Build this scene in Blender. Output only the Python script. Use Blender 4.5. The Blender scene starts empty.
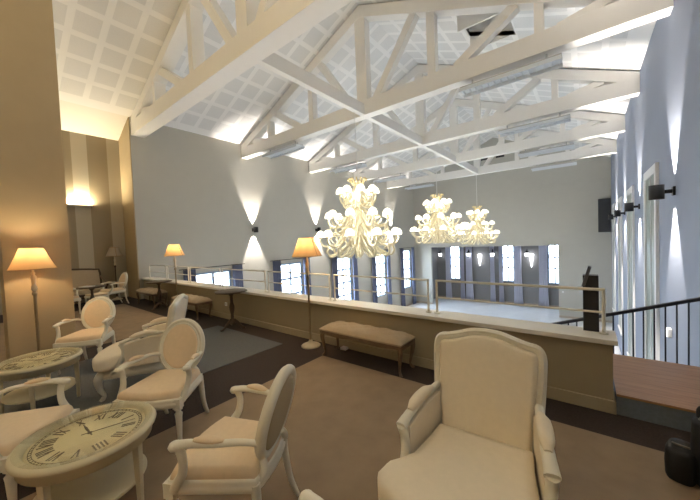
import bpy, bmesh, math, random
from mathutils import Vector, Matrix, Quaternion
random.seed(7)
C = bpy.context.scene
COL = C.collection
PI = math.pi

# ------------------------------------------------------------------ camera, sky, exposure
cam_d = bpy.data.cameras.new('camera')
cam_d.sensor_fit = 'HORIZONTAL'; cam_d.sensor_width = 36.0; cam_d.lens = 300.8 / 700 * 36
cam_d.clip_start = 0.03; cam_d.clip_end = 400
cam = bpy.data.objects.new('camera', cam_d); COL.objects.link(cam)
R_ = Matrix.Rotation(math.radians(38.208), 3, 'Z') @ Matrix.Rotation(math.radians(90 - 1.976), 3, 'X') @ Matrix.Rotation(math.radians(-2.306), 3, 'Z')
cam.matrix_world = Matrix.Translation((0, 0, 1.6)) @ R_.to_4x4()
C.camera = cam
w = bpy.data.worlds.new('sky'); C.world = w; w.use_nodes = True
bgn = w.node_tree.nodes['Background']
bgn.inputs[0].default_value = (0.72, 0.86, 1.0, 1); bgn.inputs[1].default_value = 13.0
C.view_settings.view_transform = 'Standard'; C.view_settings.look = 'None'
C.view_settings.gamma = 1.0; C.view_settings.use_curve_mapping = False
C.view_settings.exposure = 0.78
LAMP_W = 14.0       # watts of a floor lamp
SPOT_UP, SPOT_DN = 560.0, 460.0
UPLIGHT = 50.0
CHAND_W = 5.5
SHADE_E = 1.6

def portal(loc, rot, sx, sy):
    l = bpy.data.lights.new('window_portal', 'AREA'); l.shape = 'RECTANGLE'; l.size = sx; l.size_y = sy
    l.cycles.is_portal = True
    o = bpy.data.objects.new('window_portal', l); o.location = loc; o.rotation_euler = rot; COL.objects.link(o)

# ------------------------------------------------------------------ materials
MATS = {}
def mat(name, col, rough=0.6, metal=0.0, noise=0.0, nscale=20, bump=0.0, emit=0.0, spec=0.5, ecol=None):
    if name in MATS: return MATS[name]
    m = bpy.data.materials.new(name); m.use_nodes = True; nt = m.node_tree; b = nt.nodes['Principled BSDF']
    b.inputs['Base Color'].default_value = (*col, 1); b.inputs['Roughness'].default_value = rough
    b.inputs['Metallic'].default_value = metal; b.inputs['Specular IOR Level'].default_value = spec
    if emit:
        b.inputs['Emission Color'].default_value = (*(ecol or col), 1); b.inputs['Emission Strength'].default_value = emit
    if noise or bump:
        tc = nt.nodes.new('ShaderNodeTexCoord'); n = nt.nodes.new('ShaderNodeTexNoise'); n.inputs['Scale'].default_value = nscale
        n.inputs['Detail'].default_value = 5
        nt.links.new(tc.outputs['Object'], n.inputs['Vector'])
        if noise:
            r = nt.nodes.new('ShaderNodeValToRGB')
            r.color_ramp.elements[0].position = 0.3; r.color_ramp.elements[1].position = 0.7
            r.color_ramp.elements[0].color = (*[c * (1 - noise) for c in col], 1)
            r.color_ramp.elements[1].color = (*[min(1, c * (1 + noise)) for c in col], 1)
            nt.links.new(n.outputs['Fac'], r.inputs[0]); nt.links.new(r.outputs[0], b.inputs['Base Color'])
        if bump:
            bp = nt.nodes.new('ShaderNodeBump'); bp.inputs['Strength'].default_value = bump; bp.inputs['Distance'].default_value = 0.01
            nt.links.new(n.outputs['Fac'], bp.inputs['Height']); nt.links.new(bp.outputs[0], b.inputs['Normal'])
    MATS[name] = m
    return m
def mathn(nt, op, a, b=None):
    n = nt.nodes.new('ShaderNodeMath'); n.operation = op
    for i, v in enumerate((a, b)):
        if v is None: continue
        if isinstance(v, (int, float)): n.inputs[i].default_value = v
        else: nt.links.new(v, n.inputs[i])
    return n.outputs[0]
def ceiling_mat(name, xlim, sgn):
    m = bpy.data.materials.new(name); m.use_nodes = True; nt = m.node_tree; b = nt.nodes['Principled BSDF']
    b.inputs['Roughness'].default_value = 0.8
    tc = nt.nodes.new('ShaderNodeTexCoord'); s = nt.nodes.new('ShaderNodeSeparateXYZ'); nt.links.new(tc.outputs['Object'], s.inputs[0])
    def band(sock, off, pitch, half):
        v = mathn(nt, 'FRACT', mathn(nt, 'DIVIDE', mathn(nt, 'ADD', sock, off), pitch))
        return mathn(nt, 'LESS_THAN', mathn(nt, 'ABSOLUTE', mathn(nt, 'SUBTRACT', v, 0.5)), half)
    # lounge rows are centred on x = -9.87 and y = 1.92, 2.5
    mx = band(s.outputs['X'], 60 * 0.6 + 10.17 if sgn < 0 else 60 * 0.6 + 0.2, 0.6, 0.39)
    my = band(s.outputs['Y'], 60 * 0.59 + 0.74, 0.59, 0.39)
    lim = mathn(nt, 'GREATER_THAN', s.outputs['X'], xlim) if sgn < 0 else mathn(nt, 'LESS_THAN', s.outputs['X'], xlim)
    f = mathn(nt, 'MULTIPLY', mathn(nt, 'MULTIPLY', mx, my), lim)
    vo = nt.nodes.new('ShaderNodeTexVoronoi'); vo.inputs['Scale'].default_value = 45; nt.links.new(tc.outputs['Object'], vo.inputs['Vector'])
    dots = mathn(nt, 'MULTIPLY', mathn(nt, 'LESS_THAN', vo.outputs['Distance'], 0.28), 0.25)
    mp = nt.nodes.new('ShaderNodeMix'); mp.data_type = 'RGBA'
    mp.inputs[6].default_value = (0.77, 0.77, 0.76, 1); mp.inputs[7].default_value = (0.58, 0.58, 0.58, 1); nt.links.new(dots, mp.inputs[0])
    mx2 = nt.nodes.new('ShaderNodeMix'); mx2.data_type = 'RGBA'
    mx2.inputs[6].default_value = (0.90, 0.895, 0.88, 1); nt.links.new(mp.outputs[2], mx2.inputs[7]); nt.links.new(f, mx2.inputs[0])
    nt.links.new(mx2.outputs[2], b.inputs['Base Color'])
    return m
def stripe_mat():
    m = bpy.data.materials.new('striped_wallpaper'); m.use_nodes = True; nt = m.node_tree; b = nt.nodes['Principled BSDF']
    b.inputs['Roughness'].default_value = 0.8
    tc = nt.nodes.new('ShaderNodeTexCoord'); s = nt.nodes.new('ShaderNodeSeparateXYZ'); nt.links.new(tc.outputs['Object'], s.inputs[0])
    v = mathn(nt, 'FRACT', mathn(nt, 'DIVIDE', mathn(nt, 'ADD', s.outputs['Y'], 80 * 0.86 - 2.06), 0.86))
    f = mathn(nt, 'LESS_THAN', v, 0.43)
    mx = nt.nodes.new('ShaderNodeMix'); mx.data_type = 'RGBA'
    mx.inputs[6].default_value = (0.31, 0.255, 0.17, 1); mx.inputs[7].default_value = (0.48, 0.43, 0.33, 1); nt.links.new(f, mx.inputs[0])
    nt.links.new(mx.outputs[2], b.inputs['Base Color']); return m
def wood_mat(name, c1, c2, pitch, rough, axis='X'):
    m = bpy.data.materials.new(name); m.use_nodes = True; nt = m.node_tree; b = nt.nodes['Principled BSDF']
    b.inputs['Roughness'].default_value = rough
    tc = nt.nodes.new('ShaderNodeTexCoord'); mp = nt.nodes.new('ShaderNodeMapping'); nt.links.new(tc.outputs['Object'], mp.inputs[0])
    mp.inputs['Scale'].default_value = (1.5, 14, 14) if axis == 'X' else (14, 1.5, 14)
    n = nt.nodes.new('ShaderNodeTexNoise'); n.inputs['Scale'].default_value = 3; n.inputs['Detail'].default_value = 6; nt.links.new(mp.outputs[0], n.inputs['Vector'])
    r = nt.nodes.new('ShaderNodeValToRGB'); r.color_ramp.elements[0].color = (*c1, 1); r.color_ramp.elements[1].color = (*c2, 1)
    r.color_ramp.elements[0].position = .3; r.color_ramp.elements[1].position = .7
    nt.links.new(n.outputs['Fac'], r.inputs[0])
    out = r.outputs[0]
    if pitch:
        s = nt.nodes.new('ShaderNodeSeparateXYZ'); nt.links.new(tc.outputs['Object'], s.inputs[0])
        v = mathn(nt, 'FRACT', mathn(nt, 'DIVIDE', mathn(nt, 'ADD', s.outputs['Y' if axis == 'X' else 'X'], 100), pitch))
        f = mathn(nt, 'LESS_THAN', v, 0.04)
        mx = nt.nodes.new('ShaderNodeMix'); mx.data_type = 'RGBA'; nt.links.new(f, mx.inputs[0]); nt.links.new(out, mx.inputs[6]); mx.inputs[7].default_value = (*[c * .5 for c in c1], 1)
        out = mx.outputs[2]
    nt.links.new(out, b.inputs['Base Color']); return m
def glass_mat(name, tint=(1, 1, 1)):
    m = bpy.data.materials.new(name); m.use_nodes = True; nt = m.node_tree; nt.nodes.remove(nt.nodes['Principled BSDF'])
    t = nt.nodes.new('ShaderNodeBsdfTransparent'); t.inputs[0].default_value = (*tint, 1)
    g = nt.nodes.new('ShaderNodeBsdfGlossy'); g.inputs['Roughness'].default_value = 0.03
    lw = nt.nodes.new('ShaderNodeLayerWeight'); lw.inputs[0].default_value = 0.5
    fr = mathn(nt, 'ADD', mathn(nt, 'MULTIPLY', mathn(nt, 'POWER', lw.outputs['Facing'], 5.0), 0.45), 0.025)
    mx = nt.nodes.new('ShaderNodeMixShader'); nt.links.new(fr, mx.inputs[0]); nt.links.new(t.outputs[0], mx.inputs[1]); nt.links.new(g.outputs[0], mx.inputs[2])
    nt.links.new(mx.outputs[0], nt.nodes['Material Output'].inputs[0]); return m
def shade_mat(name, col, trans=0.5):
    m = bpy.data.materials.new(name); m.use_nodes = True; nt = m.node_tree; nt.nodes.remove(nt.nodes['Principled BSDF'])
    d = nt.nodes.new('ShaderNodeBsdfDiffuse'); d.inputs[0].default_value = (*col, 1)
    t = nt.nodes.new('ShaderNodeBsdfTranslucent'); t.inputs[0].default_value = (*col, 1)
    mx = nt.nodes.new('ShaderNodeMixShader'); mx.inputs[0].default_value = trans
    nt.links.new(d.outputs[0], mx.inputs[1]); nt.links.new(t.outputs[0], mx.inputs[2])
    nt.links.new(mx.outputs[0], nt.nodes['Material Output'].inputs[0]); return m

M_hall = mat('hall_paint', (0.50, 0.485, 0.43), 0.75, noise=0.015, nscale=3)
M_rightw = mat('blue_grey_paint', (0.27, 0.31, 0.40), 0.7, noise=0.015, nscale=3)
M_tan = mat('tan_paint', (0.42, 0.335, 0.21), 0.75, noise=0.02, nscale=4)
M_par = mat('taupe_parapet_paint', (0.36, 0.305, 0.21), 0.75, noise=0.02, nscale=4)
M_coping = mat('white_coping', (0.82, 0.80, 0.75), 0.4)
M_beam = mat('white_beam_paint', (0.86, 0.84, 0.80), 0.6, noise=0.01, nscale=6)
M_carpet = mat('brown_carpet', (0.042, 0.030, 0.027), 1.0, noise=0.25, nscale=60, bump=0.3)
M_beige = mat('beige_carpet', (0.30, 0.222, 0.15), 1.0, noise=0.10, nscale=5, bump=0.2)
M_blue = mat('blue_carpet', (0.115, 0.125, 0.135), 1.0, noise=0.1, nscale=40, bump=0.2)
M_hfloor = mat('pale_hall_floor', (0.80, 0.81, 0.82), 0.16, noise=0.04, nscale=2)
M_wchair = mat('white_chair_paint', (0.80, 0.765, 0.66), 0.45)
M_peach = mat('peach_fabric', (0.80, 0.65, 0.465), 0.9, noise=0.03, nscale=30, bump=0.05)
M_cream = mat('cream_fabric', (0.86, 0.775, 0.63), 0.9, noise=0.02, nscale=30, bump=0.05)
M_table = mat('cream_table_paint', (0.66, 0.60, 0.43), 0.4)
M_dial = mat('cream_dial', (0.86, 0.77, 0.52), 0.5, noise=0.06, nscale=5)
M_num = mat('dial_brown', (0.16, 0.12, 0.08), 0.6)
M_dark = mat('dark_walnut', (0.075, 0.048, 0.028), 0.45, noise=0.2, nscale=14)
M_bench = mat('bench_wood', (0.16, 0.105, 0.06), 0.45, noise=0.15, nscale=14)
M_bfab = mat('taupe_fabric', (0.46, 0.37, 0.26), 0.9, noise=0.04, nscale=30)
M_brass = mat('aged_brass', (0.34, 0.27, 0.17), 0.5, 0.3)
M_lampw = mat('lamp_cream_base', (0.62, 0.54, 0.40), 0.5, noise=0.1, nscale=12)
M_steel = mat('steel_rail', (0.85, 0.81, 0.70), 0.4, 0.0)
M_black = mat('black_metal', (0.012, 0.013, 0.016), 0.45)
M_navyrail = mat('dark_navy_metal', (0.016, 0.02, 0.035), 0.4)
M_bag = mat('black_nylon', (0.010, 0.010, 0.011), 0.7, bump=0.2, nscale=80)
M_strap = mat('grey_strap', (0.25, 0.23, 0.2), 0.8)
M_stairw = wood_mat('oak_boards', (0.34, 0.17, 0.085), (0.44, 0.25, 0.13), 0.11, 0.4)
M_stage = mat('stage_paint', (0.23, 0.225, 0.225), 0.8)
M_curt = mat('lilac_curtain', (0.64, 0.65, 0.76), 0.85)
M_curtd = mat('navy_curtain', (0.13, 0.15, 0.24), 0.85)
M_frame = mat('window_frame', (0.30, 0.38, 0.52), 0.5)
M_casing = mat('white_casing', (0.80, 0.80, 0.80), 0.5)
M_glass = glass_mat('window_glass', (0.97, 0.98, 1.0))
M_tglass = glass_mat('table_glass', (0.98, 0.985, 0.96))
M_gpane = mat('green_grey_pane', (0.26, 0.31, 0.29), 0.3)
M_shade = shade_mat('cream_lamp_shade', (0.58, 0.38, 0.19), 0.17)
M_off = shade_mat('grey_lamp_shade', (0.50, 0.44, 0.34), 0.3)
M_pleat = mat('shade_trim', (0.35, 0.22, 0.10), 0.8)
M_chand = mat('milk_glass', (0.56, 0.50, 0.34), 0.3, emit=0.05, ecol=(1.0, 0.88, 0.55))
M_gold = mat('gold_crown', (0.80, 0.66, 0.36), 0.4, 0.2)
M_cshade = mat('lit_glass_shade', (0.95, 0.93, 0.85), 0.4, emit=SHADE_E, ecol=(1.0, 0.93, 0.74))
M_fluo = mat('fluorescent_louvre', (0.72, 0.76, 0.80), 0.35)
M_fluob = mat('fixture_body', (0.50, 0.50, 0.50), 0.5)
M_lit = mat('lit_lantern_glass', (0.9, 0.92, 0.95), 0.4, emit=4.0, ecol=(0.95, 0.97, 1.0))
M_upl = mat('lit_uplight_tube', (1, 0.9, 0.7), 0.4, emit=14.0, ecol=(1.0, 0.80, 0.50))
M_white = mat('white_plastic', (0.82, 0.82, 0.80), 0.4)
M_night = mat('blind_navy', (0.03, 0.05, 0.09), 0.6)
M_pane_dark = mat('dark_vent', (0.02, 0.02, 0.025), 0.6)
M_ground = mat('outdoor_paving', (0.55, 0.55, 0.53), 0.9, noise=0.1, nscale=1)
M_paper = mat('paper_white', (0.8, 0.78, 0.72), 0.7)

# ------------------------------------------------------------------ mesh helpers
class MB:
    def __init__(s): s.v = []; s.f = []; s.sm = []
    def add(s, vs, fs, smooth=False):
        o = len(s.v); s.v += [tuple(p) for p in vs]; s.f += [tuple(i + o for i in f) for f in fs]; s.sm += [smooth] * len(fs); return s
    def box(s, x0, x1, y0, y1, z0, z1):
        return s.add([(x0,y0,z0),(x1,y0,z0),(x1,y1,z0),(x0,y1,z0),(x0,y0,z1),(x1,y0,z1),(x1,y1,z1),(x0,y1,z1)],
                     [(0,3,2,1),(4,5,6,7),(0,1,5,4),(1,2,6,5),(2,3,7,6),(3,0,4,7)])
    def rings(s, rs, closed=False, caps=True, smooth=True):
        n = len(rs[0]); vs = [p for r in rs for p in r]; fs = []; m = len(rs)
        for i in range(m if closed else m - 1):
            a, b = i * n, ((i + 1) % m) * n
            for j in range(n): k = (j + 1) % n; fs.append((a + j, a + k, b + k, b + j))
        s.add(vs, fs, smooth)
        if caps and not closed:
            s.add(rs[0], [tuple(range(n - 1, -1, -1))], False); s.add(rs[-1], [tuple(range(n))], False)
        return s
    def tube(s, pts, rad, seg=8, closed=False, flat=1.0, up=None):
        P = [Vector(p) for p in pts]; n = len(P)
        rad = rad if isinstance(rad, (list, tuple)) else [rad] * n
        T = []
        for i in range(n):
            a = P[(i - 1) % n] if (closed or i > 0) else P[i]; b = P[(i + 1) % n] if (closed or i < n - 1) else P[i]
            d = b - a; T.append(d.normalized() if d.length > 1e-9 else Vector((0, 0, 1)))
        u = Vector(up) if up else (Vector((0, 0, 1)) if abs(T[0].z) < 0.9 else Vector((1, 0, 0)))
        rs = []
        for i in range(n):
            if up: u = Vector(up)
            u = (u - T[i] * u.dot(T[i])); u = u.normalized() if u.length > 1e-6 else T[i].orthogonal().normalized()
            v = T[i].cross(u)
            rs.append([P[i] + (u * math.cos(2 * PI * k / seg) * flat + v * math.sin(2 * PI * k / seg)) * rad[i] for k in range(seg)])
        return s.rings(rs, closed)
    def lathe(s, prof, cx=0, cy=0, seg=20, z=0, caps=True):
        rs = [[(cx + r * math.cos(2 * PI * k / seg), cy + r * math.sin(2 * PI * k / seg), z + h) for k in range(seg)] for r, h in prof]
        return s.rings(rs, caps=caps)
    def prism(s, pts, ext, smooth=False):
        e = Vector(ext); a = [Vector(p) for p in pts]; return s.rings([a, [p + e for p in a]], smooth=smooth)
    def bar(s, a, b, wv, hv):
        """box along a-b with half-extent vectors wv, hv"""
        a, b, wv, hv = map(Vector, (a, b, wv, hv)); q = [(-1,-1),(1,-1),(1,1),(-1,1)]
        return s.rings([[a + wv * i + hv * j for i, j in q], [b + wv * i + hv * j for i, j in q]], smooth=False)
    def build(s, name, m, parent=None, bevel=0.0, sub=0, loc=None, rot=None):
        if name in ('leg', 'body', 'side_pocket'): s.v = [(p[0], p[1], max(p[2], 0.0)) for p in s.v]
        me = bpy.data.meshes.new(name); me.from_pydata([tuple(v) for v in s.v], [], s.f)
        for p, k in zip(me.polygons, s.sm): p.use_smooth = k
        bm = bmesh.new(); bm.from_mesh(me); bmesh.ops.recalc_face_normals(bm, faces=bm.faces); bm.to_mesh(me); bm.free()
        if m is not None: me.materials.append(m)
        o = bpy.data.objects.new(name, me); COL.objects.link(o)
        if parent is not None: o.parent = parent
        if loc: o.location = loc
        if rot: o.rotation_euler = rot
        if bevel:
            b = o.modifiers.new('edge', 'BEVEL'); b.width = bevel; b.segments = 2; b.limit_method = 'ANGLE'; b.angle_limit = math.radians(40)
        if sub:
            b = o.modifiers.new('smooth', 'SUBSURF'); b.levels = sub; b.render_levels = sub
        return o
def tag(o, label=None, cat=None, group=None, kind=None):
    if label: o['label'] = label
    if cat: o['category'] = cat
    if group: o['group'] = group
    if kind: o['kind'] = kind
    return o
def thing(name, label, cat, loc=(0, 0, 0), rz=0.0, group=None):
    o = bpy.data.objects.new(name, None); COL.objects.link(o); o.empty_display_size = 0.1
    o.location = loc; o.rotation_euler = (0, 0, rz); return tag(o, label, cat, group)
def struct(name, mb, m, parent=None, label=None, bevel=0):
    o = mb.build(name, m, parent, bevel)
    if parent is None: o['kind'] = 'structure'
    if label: o['label'] = label
    return o
def dup(root, loc=None, rz=None, label=None, group=None):
    def cp(o, par):
        c = o.copy(); COL.objects.link(c)
        if par is not None: c.parent = par
        for ch in KIDS.get(o.name, []): cp(ch, c)
        return c
    KIDS = {}
    for o in bpy.data.objects:
        if o.parent: KIDS.setdefault(o.parent.name, []).append(o)
    c = cp(root, None)
    if loc: c.location = loc
    if rz is not None: c.rotation_euler = (0, 0, rz)
    if label: c['label'] = label
    if group: c['group'] = group
    return c
def face(fx, fy):          # rotation about z that turns local front (-y) towards (fx, fy)
    return math.atan2(fx, -fy)
def bez(pts, n=14):        # Catmull-Rom through points
    P = [Vector(p) for p in pts]; P = [P[0] * 2 - P[1]] + P + [P[-1] * 2 - P[-2]]; out = []
    for i in range(1, len(P) - 2):
        for k in range(n):
            t = k / n; a, b, c, d = P[i-1], P[i], P[i+1], P[i+2]
            out.append(0.5 * ((2*b) + (c - a)*t + (2*a - 5*b + 4*c - d)*t*t + (3*b - a - 3*c + d)*t**3))
    out.append(P[-2]); return out
def lerps(vals, n):        # resample a list of numbers to n values
    r = []
    for i in range(n):
        t = i / (n - 1) * (len(vals) - 1); k = min(int(t), len(vals) - 2); r.append(vals[k] + (vals[k+1] - vals[k]) * (t - k))
    return r

# ------------------------------------------------------------------ the hall and the lounge
XL, XR, YE, ZH = -11.0, 1.12, 22.5, -3.75
YP = 3.39                                   # lounge face of the parapet
RX = -4.94                                  # ridge line
def zc(x): return 8.15 - 0.415 * abs(x - RX)

struct('ground', MB().box(-80, 60, -60, 90, -4.3, -4.1), M_ground)
struct('floor', MB().box(XL, XR + .2, -3.7, YP + .05, -0.3, 0.0).box(-12.25, XL, -3.7, 3.26, -0.3, 0.0), M_carpet, label='dark brown carpeted floor of the gallery lounge')
struct('floor_hall', MB().box(XL - .2, XR + .2, YP, 25.6, ZH - .2, ZH), M_hfloor, label='pale glossy floor of the hall below')

WINL = [5.65, 9.4, 13.3, 17.2, 20.95]; WHW = 0.72; WT, WB = 0.62, -2.35
mb = MB()
y = 3.05
mb.box(XL - .5, XL, 3.275, 3.62, ZH, 5.75)
y = 3.62
for c in WINL:
    mb.box(XL - .2, XL, y, c - WHW, ZH, 5.75); mb.box(XL - .2, XL, c - WHW, c + WHW, WT, 5.75); mb.box(XL - .2, XL, c - WHW, c + WHW, ZH, WB); y = c + WHW
mb.box(XL - .2, XL, y, YE + .2, ZH, 5.75)
struct('wall_left', mb, M_hall)
struct('wall_left_lounge', MB().box(-12.25, -12.05, -3.7, 3.28, 0, 5.25), stripe_mat(), label='tan and cream vertically striped wall')
struct('wall_return', MB().prism([(-12.05, 3.25, -.3), (XL + .005, 3.25, -.3), (XL + .005, 3.25, 5.62), (-12.05, 3.25, 5.18)], (0, .025, 0)), M_tan, label='tan return wall where the hall begins')
mb = MB().box(XR, XR + .2, -3.7, YE + .2, ZH, 5.8)
struct('wall_right', mb, M_rightw)
ox0, ox1, ozt = -9.62, -1.38, 0.73
mb = MB()
mb.box(XL, ox0, YE, YE + .2, ZH, 5.6).box(ox1, XR, YE, YE + .2, ZH, 5.6).box(ox0, ox1, YE, YE + .2, ozt, 5.6)
mb.prism([(XL, YE, 5.6), (XR, YE, 5.6), (XR, YE, zc(XR) + .03), (RX, YE, 8.2), (XL, YE, zc(XL) + .03)], (0, .2, 0))
struct('wall_end', mb, M_hall)
struct('trim_1', MB().box(XL, XR, YE - .02, YE, 4.42, 4.46), M_hall, label='thin ledge line across the end wall')
mb = MB().prism([(-12.25, -3.7, 0), (XR + .2, -3.7, 0), (XR + .2, -3.7, 5.4), (RX, -3.7, 8.2), (-12.25, -3.7, 5.0)], (0, .2, 0))
struct('wall_back', mb, M_tan)
# ceiling: two slopes with a skylight hole in the one over the stair side
m_cl = ceiling_mat('perforated_tiles_west', -10.74, -1); m_cr = ceiling_mat('perforated_tiles_east', 0.75, 1)
def slope(mb, x0, x1, y0, y1):
    mb.prism([(x0, y0, zc(x0)), (x1, y0, zc(x1)), (x1, y0, zc(x1) + .12), (x0, y0, zc(x0) + .12)], (0, y1 - y0, 0))
mb = MB(); slope(mb, XL - .25, RX, 3.27, YE + .2); slope(mb, XL, RX, -3.7, 3.27)
struct('ceiling', mb, m_cl, label='white sloped ceiling with square perforated panels')
mb = MB(); sx0, sx1, sy0, sy1 = -2.5, -1.37, 7.95, 8.97
slope(mb, RX, XR + .25, -3.7, sy0); slope(mb, RX, XR + .25, sy1, YE + .2); slope(mb, RX, sx0, sy0, sy1); slope(mb, sx1, XR + .25, sy0, sy1)
struct('ceiling_slope', mb, m_cr, label='white sloped ceiling with square perforated panels on the skylight side')
mb = MB().prism([(-12.2, -3.7, 5.08), (XL, -3.7, zc(XL)), (XL, -3.7, zc(XL) + .12), (-12.2, -3.7, 5.25)], (0, 6.97, 0))
struct('ceiling_eaves', mb, mat('plain_ceiling', (0.85, 0.82, 0.76), 0.8), label='plain plaster strip of ceiling above the striped wall')
sk = MB()
for (a, b, c, d) in ((sx0 - .04, sx0, sy0, sy1), (sx1, sx1 + .04, sy0, sy1), (sx0, sx1, sy0 - .04, sy0), (sx0, sx1, sy1, sy1 + .04)):
    sk.box(a, b, c, d, zc(sx0) - .0 if a < sx0 + .01 and b <= sx0 + .01 else (zc(sx1) if a >= sx1 else zc(sx1) + .05), zc(sx0) + .42)
o = struct('window_1', sk, M_beam, label='skylight recess in the sloped ceiling')
MB().box(sx0, sx1, sy0, sy1, zc(sx0) + .40, zc(sx0) + .46).build('blind', M_casing, o)
MB().box(sx0 + .1, sx1 - .3, sy0 + .42, sy1 - .1, zc(sx0) + .37, zc(sx0) + .40).build('dark_pane', M_night, o)

# parapet with coping
PX1 = 0.17
struct('wall_parapet', MB().box(XL, PX1, YP, 3.62, -0.05, 0.615), M_par, label='low tan parapet wall of the gallery')
struct('wall_under_gallery', MB().box(XL, XR, YP + .06, 3.60, ZH, -0.05), M_hall, label='hall wall under the gallery')
struct('trim_2', MB().box(XL, PX1 + .03, 3.325, 3.66, 0.615, 0.66), M_coping, label='white coping board on the parapet', bevel=.006)
struct('baseboard_parapet', MB().box(XL, PX1 + .015, YP - .018, YP, 0.0, 0.115).box(PX1, PX1 + .018, YP - .018, 3.62, 0.0, 0.115), mat('tan_skirting', (0.40, 0.34, 0.235), 0.5), bevel=.004)
struct('baseboard_end', MB().box(XL, ox0, YE - .02, YE, ZH, ZH + .14).box(ox1, XR, YE - .02, YE, ZH, ZH + .14), mat('wood_skirting', (0.45, 0.38, 0.30), 0.5))
struct('baseboard_left', MB().box(XL, XL + .02, 3.62, YE, ZH, ZH + .14), MATS['wood_skirting'])
# tan partition pier behind the first lamp
struct('wall_pier', MB().box(-6.9, -6.1, 0.28, 0.955, 0, zc(-6.5)), M_tan, label='tall tan pier wall behind the lit lamp')

# stage recess beyond the end wall
YB = 25.4
mb = MB(); wb = [(-8.75, .42), (-4.72, .42), (-1.75, .42)]; x = -10.5
for c, h in wb:
    mb.box(x, c - h, YB, YB + .2, ZH, 1.0); mb.box(c - h, c + h, YB, YB + .2, .72, 1.0); mb.box(c - h, c + h, YB, YB + .2, ZH, -2.1); x = c + h
mb.box(x, -0.5, YB, YB + .2, ZH, 1.0)
mb.box(-10.5, -10.3, YE + .2, YB, ZH, 1.0).box(-.7, -.5, YE + .2, YB, ZH, 1.0)
struct('wall_stage', mb, M_stage, label='dark grey walls of the stage recess')
struct('ceiling_stage', MB().box(-10.5, -.5, YE + .2, YB + .2, .95, 1.1), M_stage, label='ceiling of the stage recess')
struct('baseboard_stage', MB().box(-10.3, -.7, YB - .02, YB, ZH, ZH + .12), MATS['wood_skirting'])

# ------------------------------------------------------------------ windows
wn = [1]
def window(axis, pos, c, hw, zb, zt, cols, rows, label, sgn, fm=M_frame, depth=.06, transoms=None):
    """frame bars in the plane x=pos or y=pos; sgn = direction of the outside"""
    wn[0] += 1
    def B(mb, a0, a1, z0, z1, d0, d1):
        if axis == 'x': mb.box(min(pos + sgn*d0, pos + sgn*d1), max(pos + sgn*d0, pos + sgn*d1), a0, a1, z0, z1)
        else: mb.box(a0, a1, min(pos + sgn*d0, pos + sgn*d1), max(pos + sgn*d0, pos + sgn*d1), z0, z1)
    f = MB(); t = .085
    B(f, c - hw, c - hw + t, zb, zt, 0, depth); B(f, c + hw - t, c + hw, zb, zt, 0, depth); B(f, c - hw + t, c + hw - t, zb, zb + t, 0, depth); B(f, c - hw + t, c + hw - t, zt - t, zt, 0, depth)
    o = struct('window_%d' % wn[0], f, fm, label=label)
    g = MB(); B(g, c - hw + .02, c + hw - .02, zb + .02, zt - .02, depth*.45, depth*.55); g.build('pane', M_glass, o)
    for i in range(1, cols):
        a = c - hw + 2 * hw * i / cols; m = MB(); B(m, a - .045, a + .045, zb + t, zt - t, .008, depth - .008); m.build('mullion', fm, o)
    for z in (transoms or [zb + (zt - zb) * i / rows for i in range(1, rows)]):
        m = MB(); B(m, c - hw + t, c + hw - t, z - .045, z + .045, .01, depth - .01); m.build('glazing_bar', fm, o)
    return o
nm = ['partly hidden window of the long wall nearest the gallery', 'second window along the long hall wall from the gallery', 'third window along the long hall wall, behind the big chandelier',
      'fourth window along the long hall wall', 'last window of the long hall wall before the corner']
for c, n in zip(WINL, nm):
    window('x', XL - .03, c, WHW, WB, WT, 2, 4, n, -1)
    portal((XL - .15, c, (WT + WB) / 2), (0, -PI / 2, 0), WT - WB, 2 * WHW)
for (c, h), n in zip(wb, ('stage window beside the jamb nearest the long wall', 'middle stage window', 'stage window at the jamb by the black speaker')):
    window('y', YB + .03, c, h, -2.1, .72, 2, 3, n, 1, transoms=[-.25, -1.0])
    portal((c, YB + .15, -.7), (-PI / 2, 0, 0), 2 * h, 2.8)
# tall windows of the stair-side wall, with opaque green-grey panes
for c, n in ((9.15, 'tall white-cased window behind the first sconce of the stair-side wall'), (12.95, 'tall white-cased window behind the second sconce of the stair-side wall'), (16.7, 'tall white-cased window behind the third sconce of the stair-side wall'), (20.4, 'tall white-cased window at the far end of the stair-side wall')):
    wn[0] += 1
    f = MB(); hw = .78; zt = 2.86; zb = -2.6; X0 = XR - .05
    f.box(X0, XR, c - hw, c - hw + .16, zb, zt).box(X0, XR, c + hw - .16, c + hw, zb, zt).box(X0, XR, c - hw + .16, c + hw - .16, zt - .18, zt).box(X0 - .03, XR, c - hw, c + hw, zb - .06, zb)
    o = struct('window_%d' % wn[0], f, M_casing, label=n)
    MB().box(XR - .02, XR - .006, c - hw + .15, c + hw - .15, zb, zt - .17).build('pane', M_gpane, o)
    MB().box(XR - .032, XR - .02, c - .02, c + .02, zb, zt - .17).build('mullion', M_casing, o)

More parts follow.
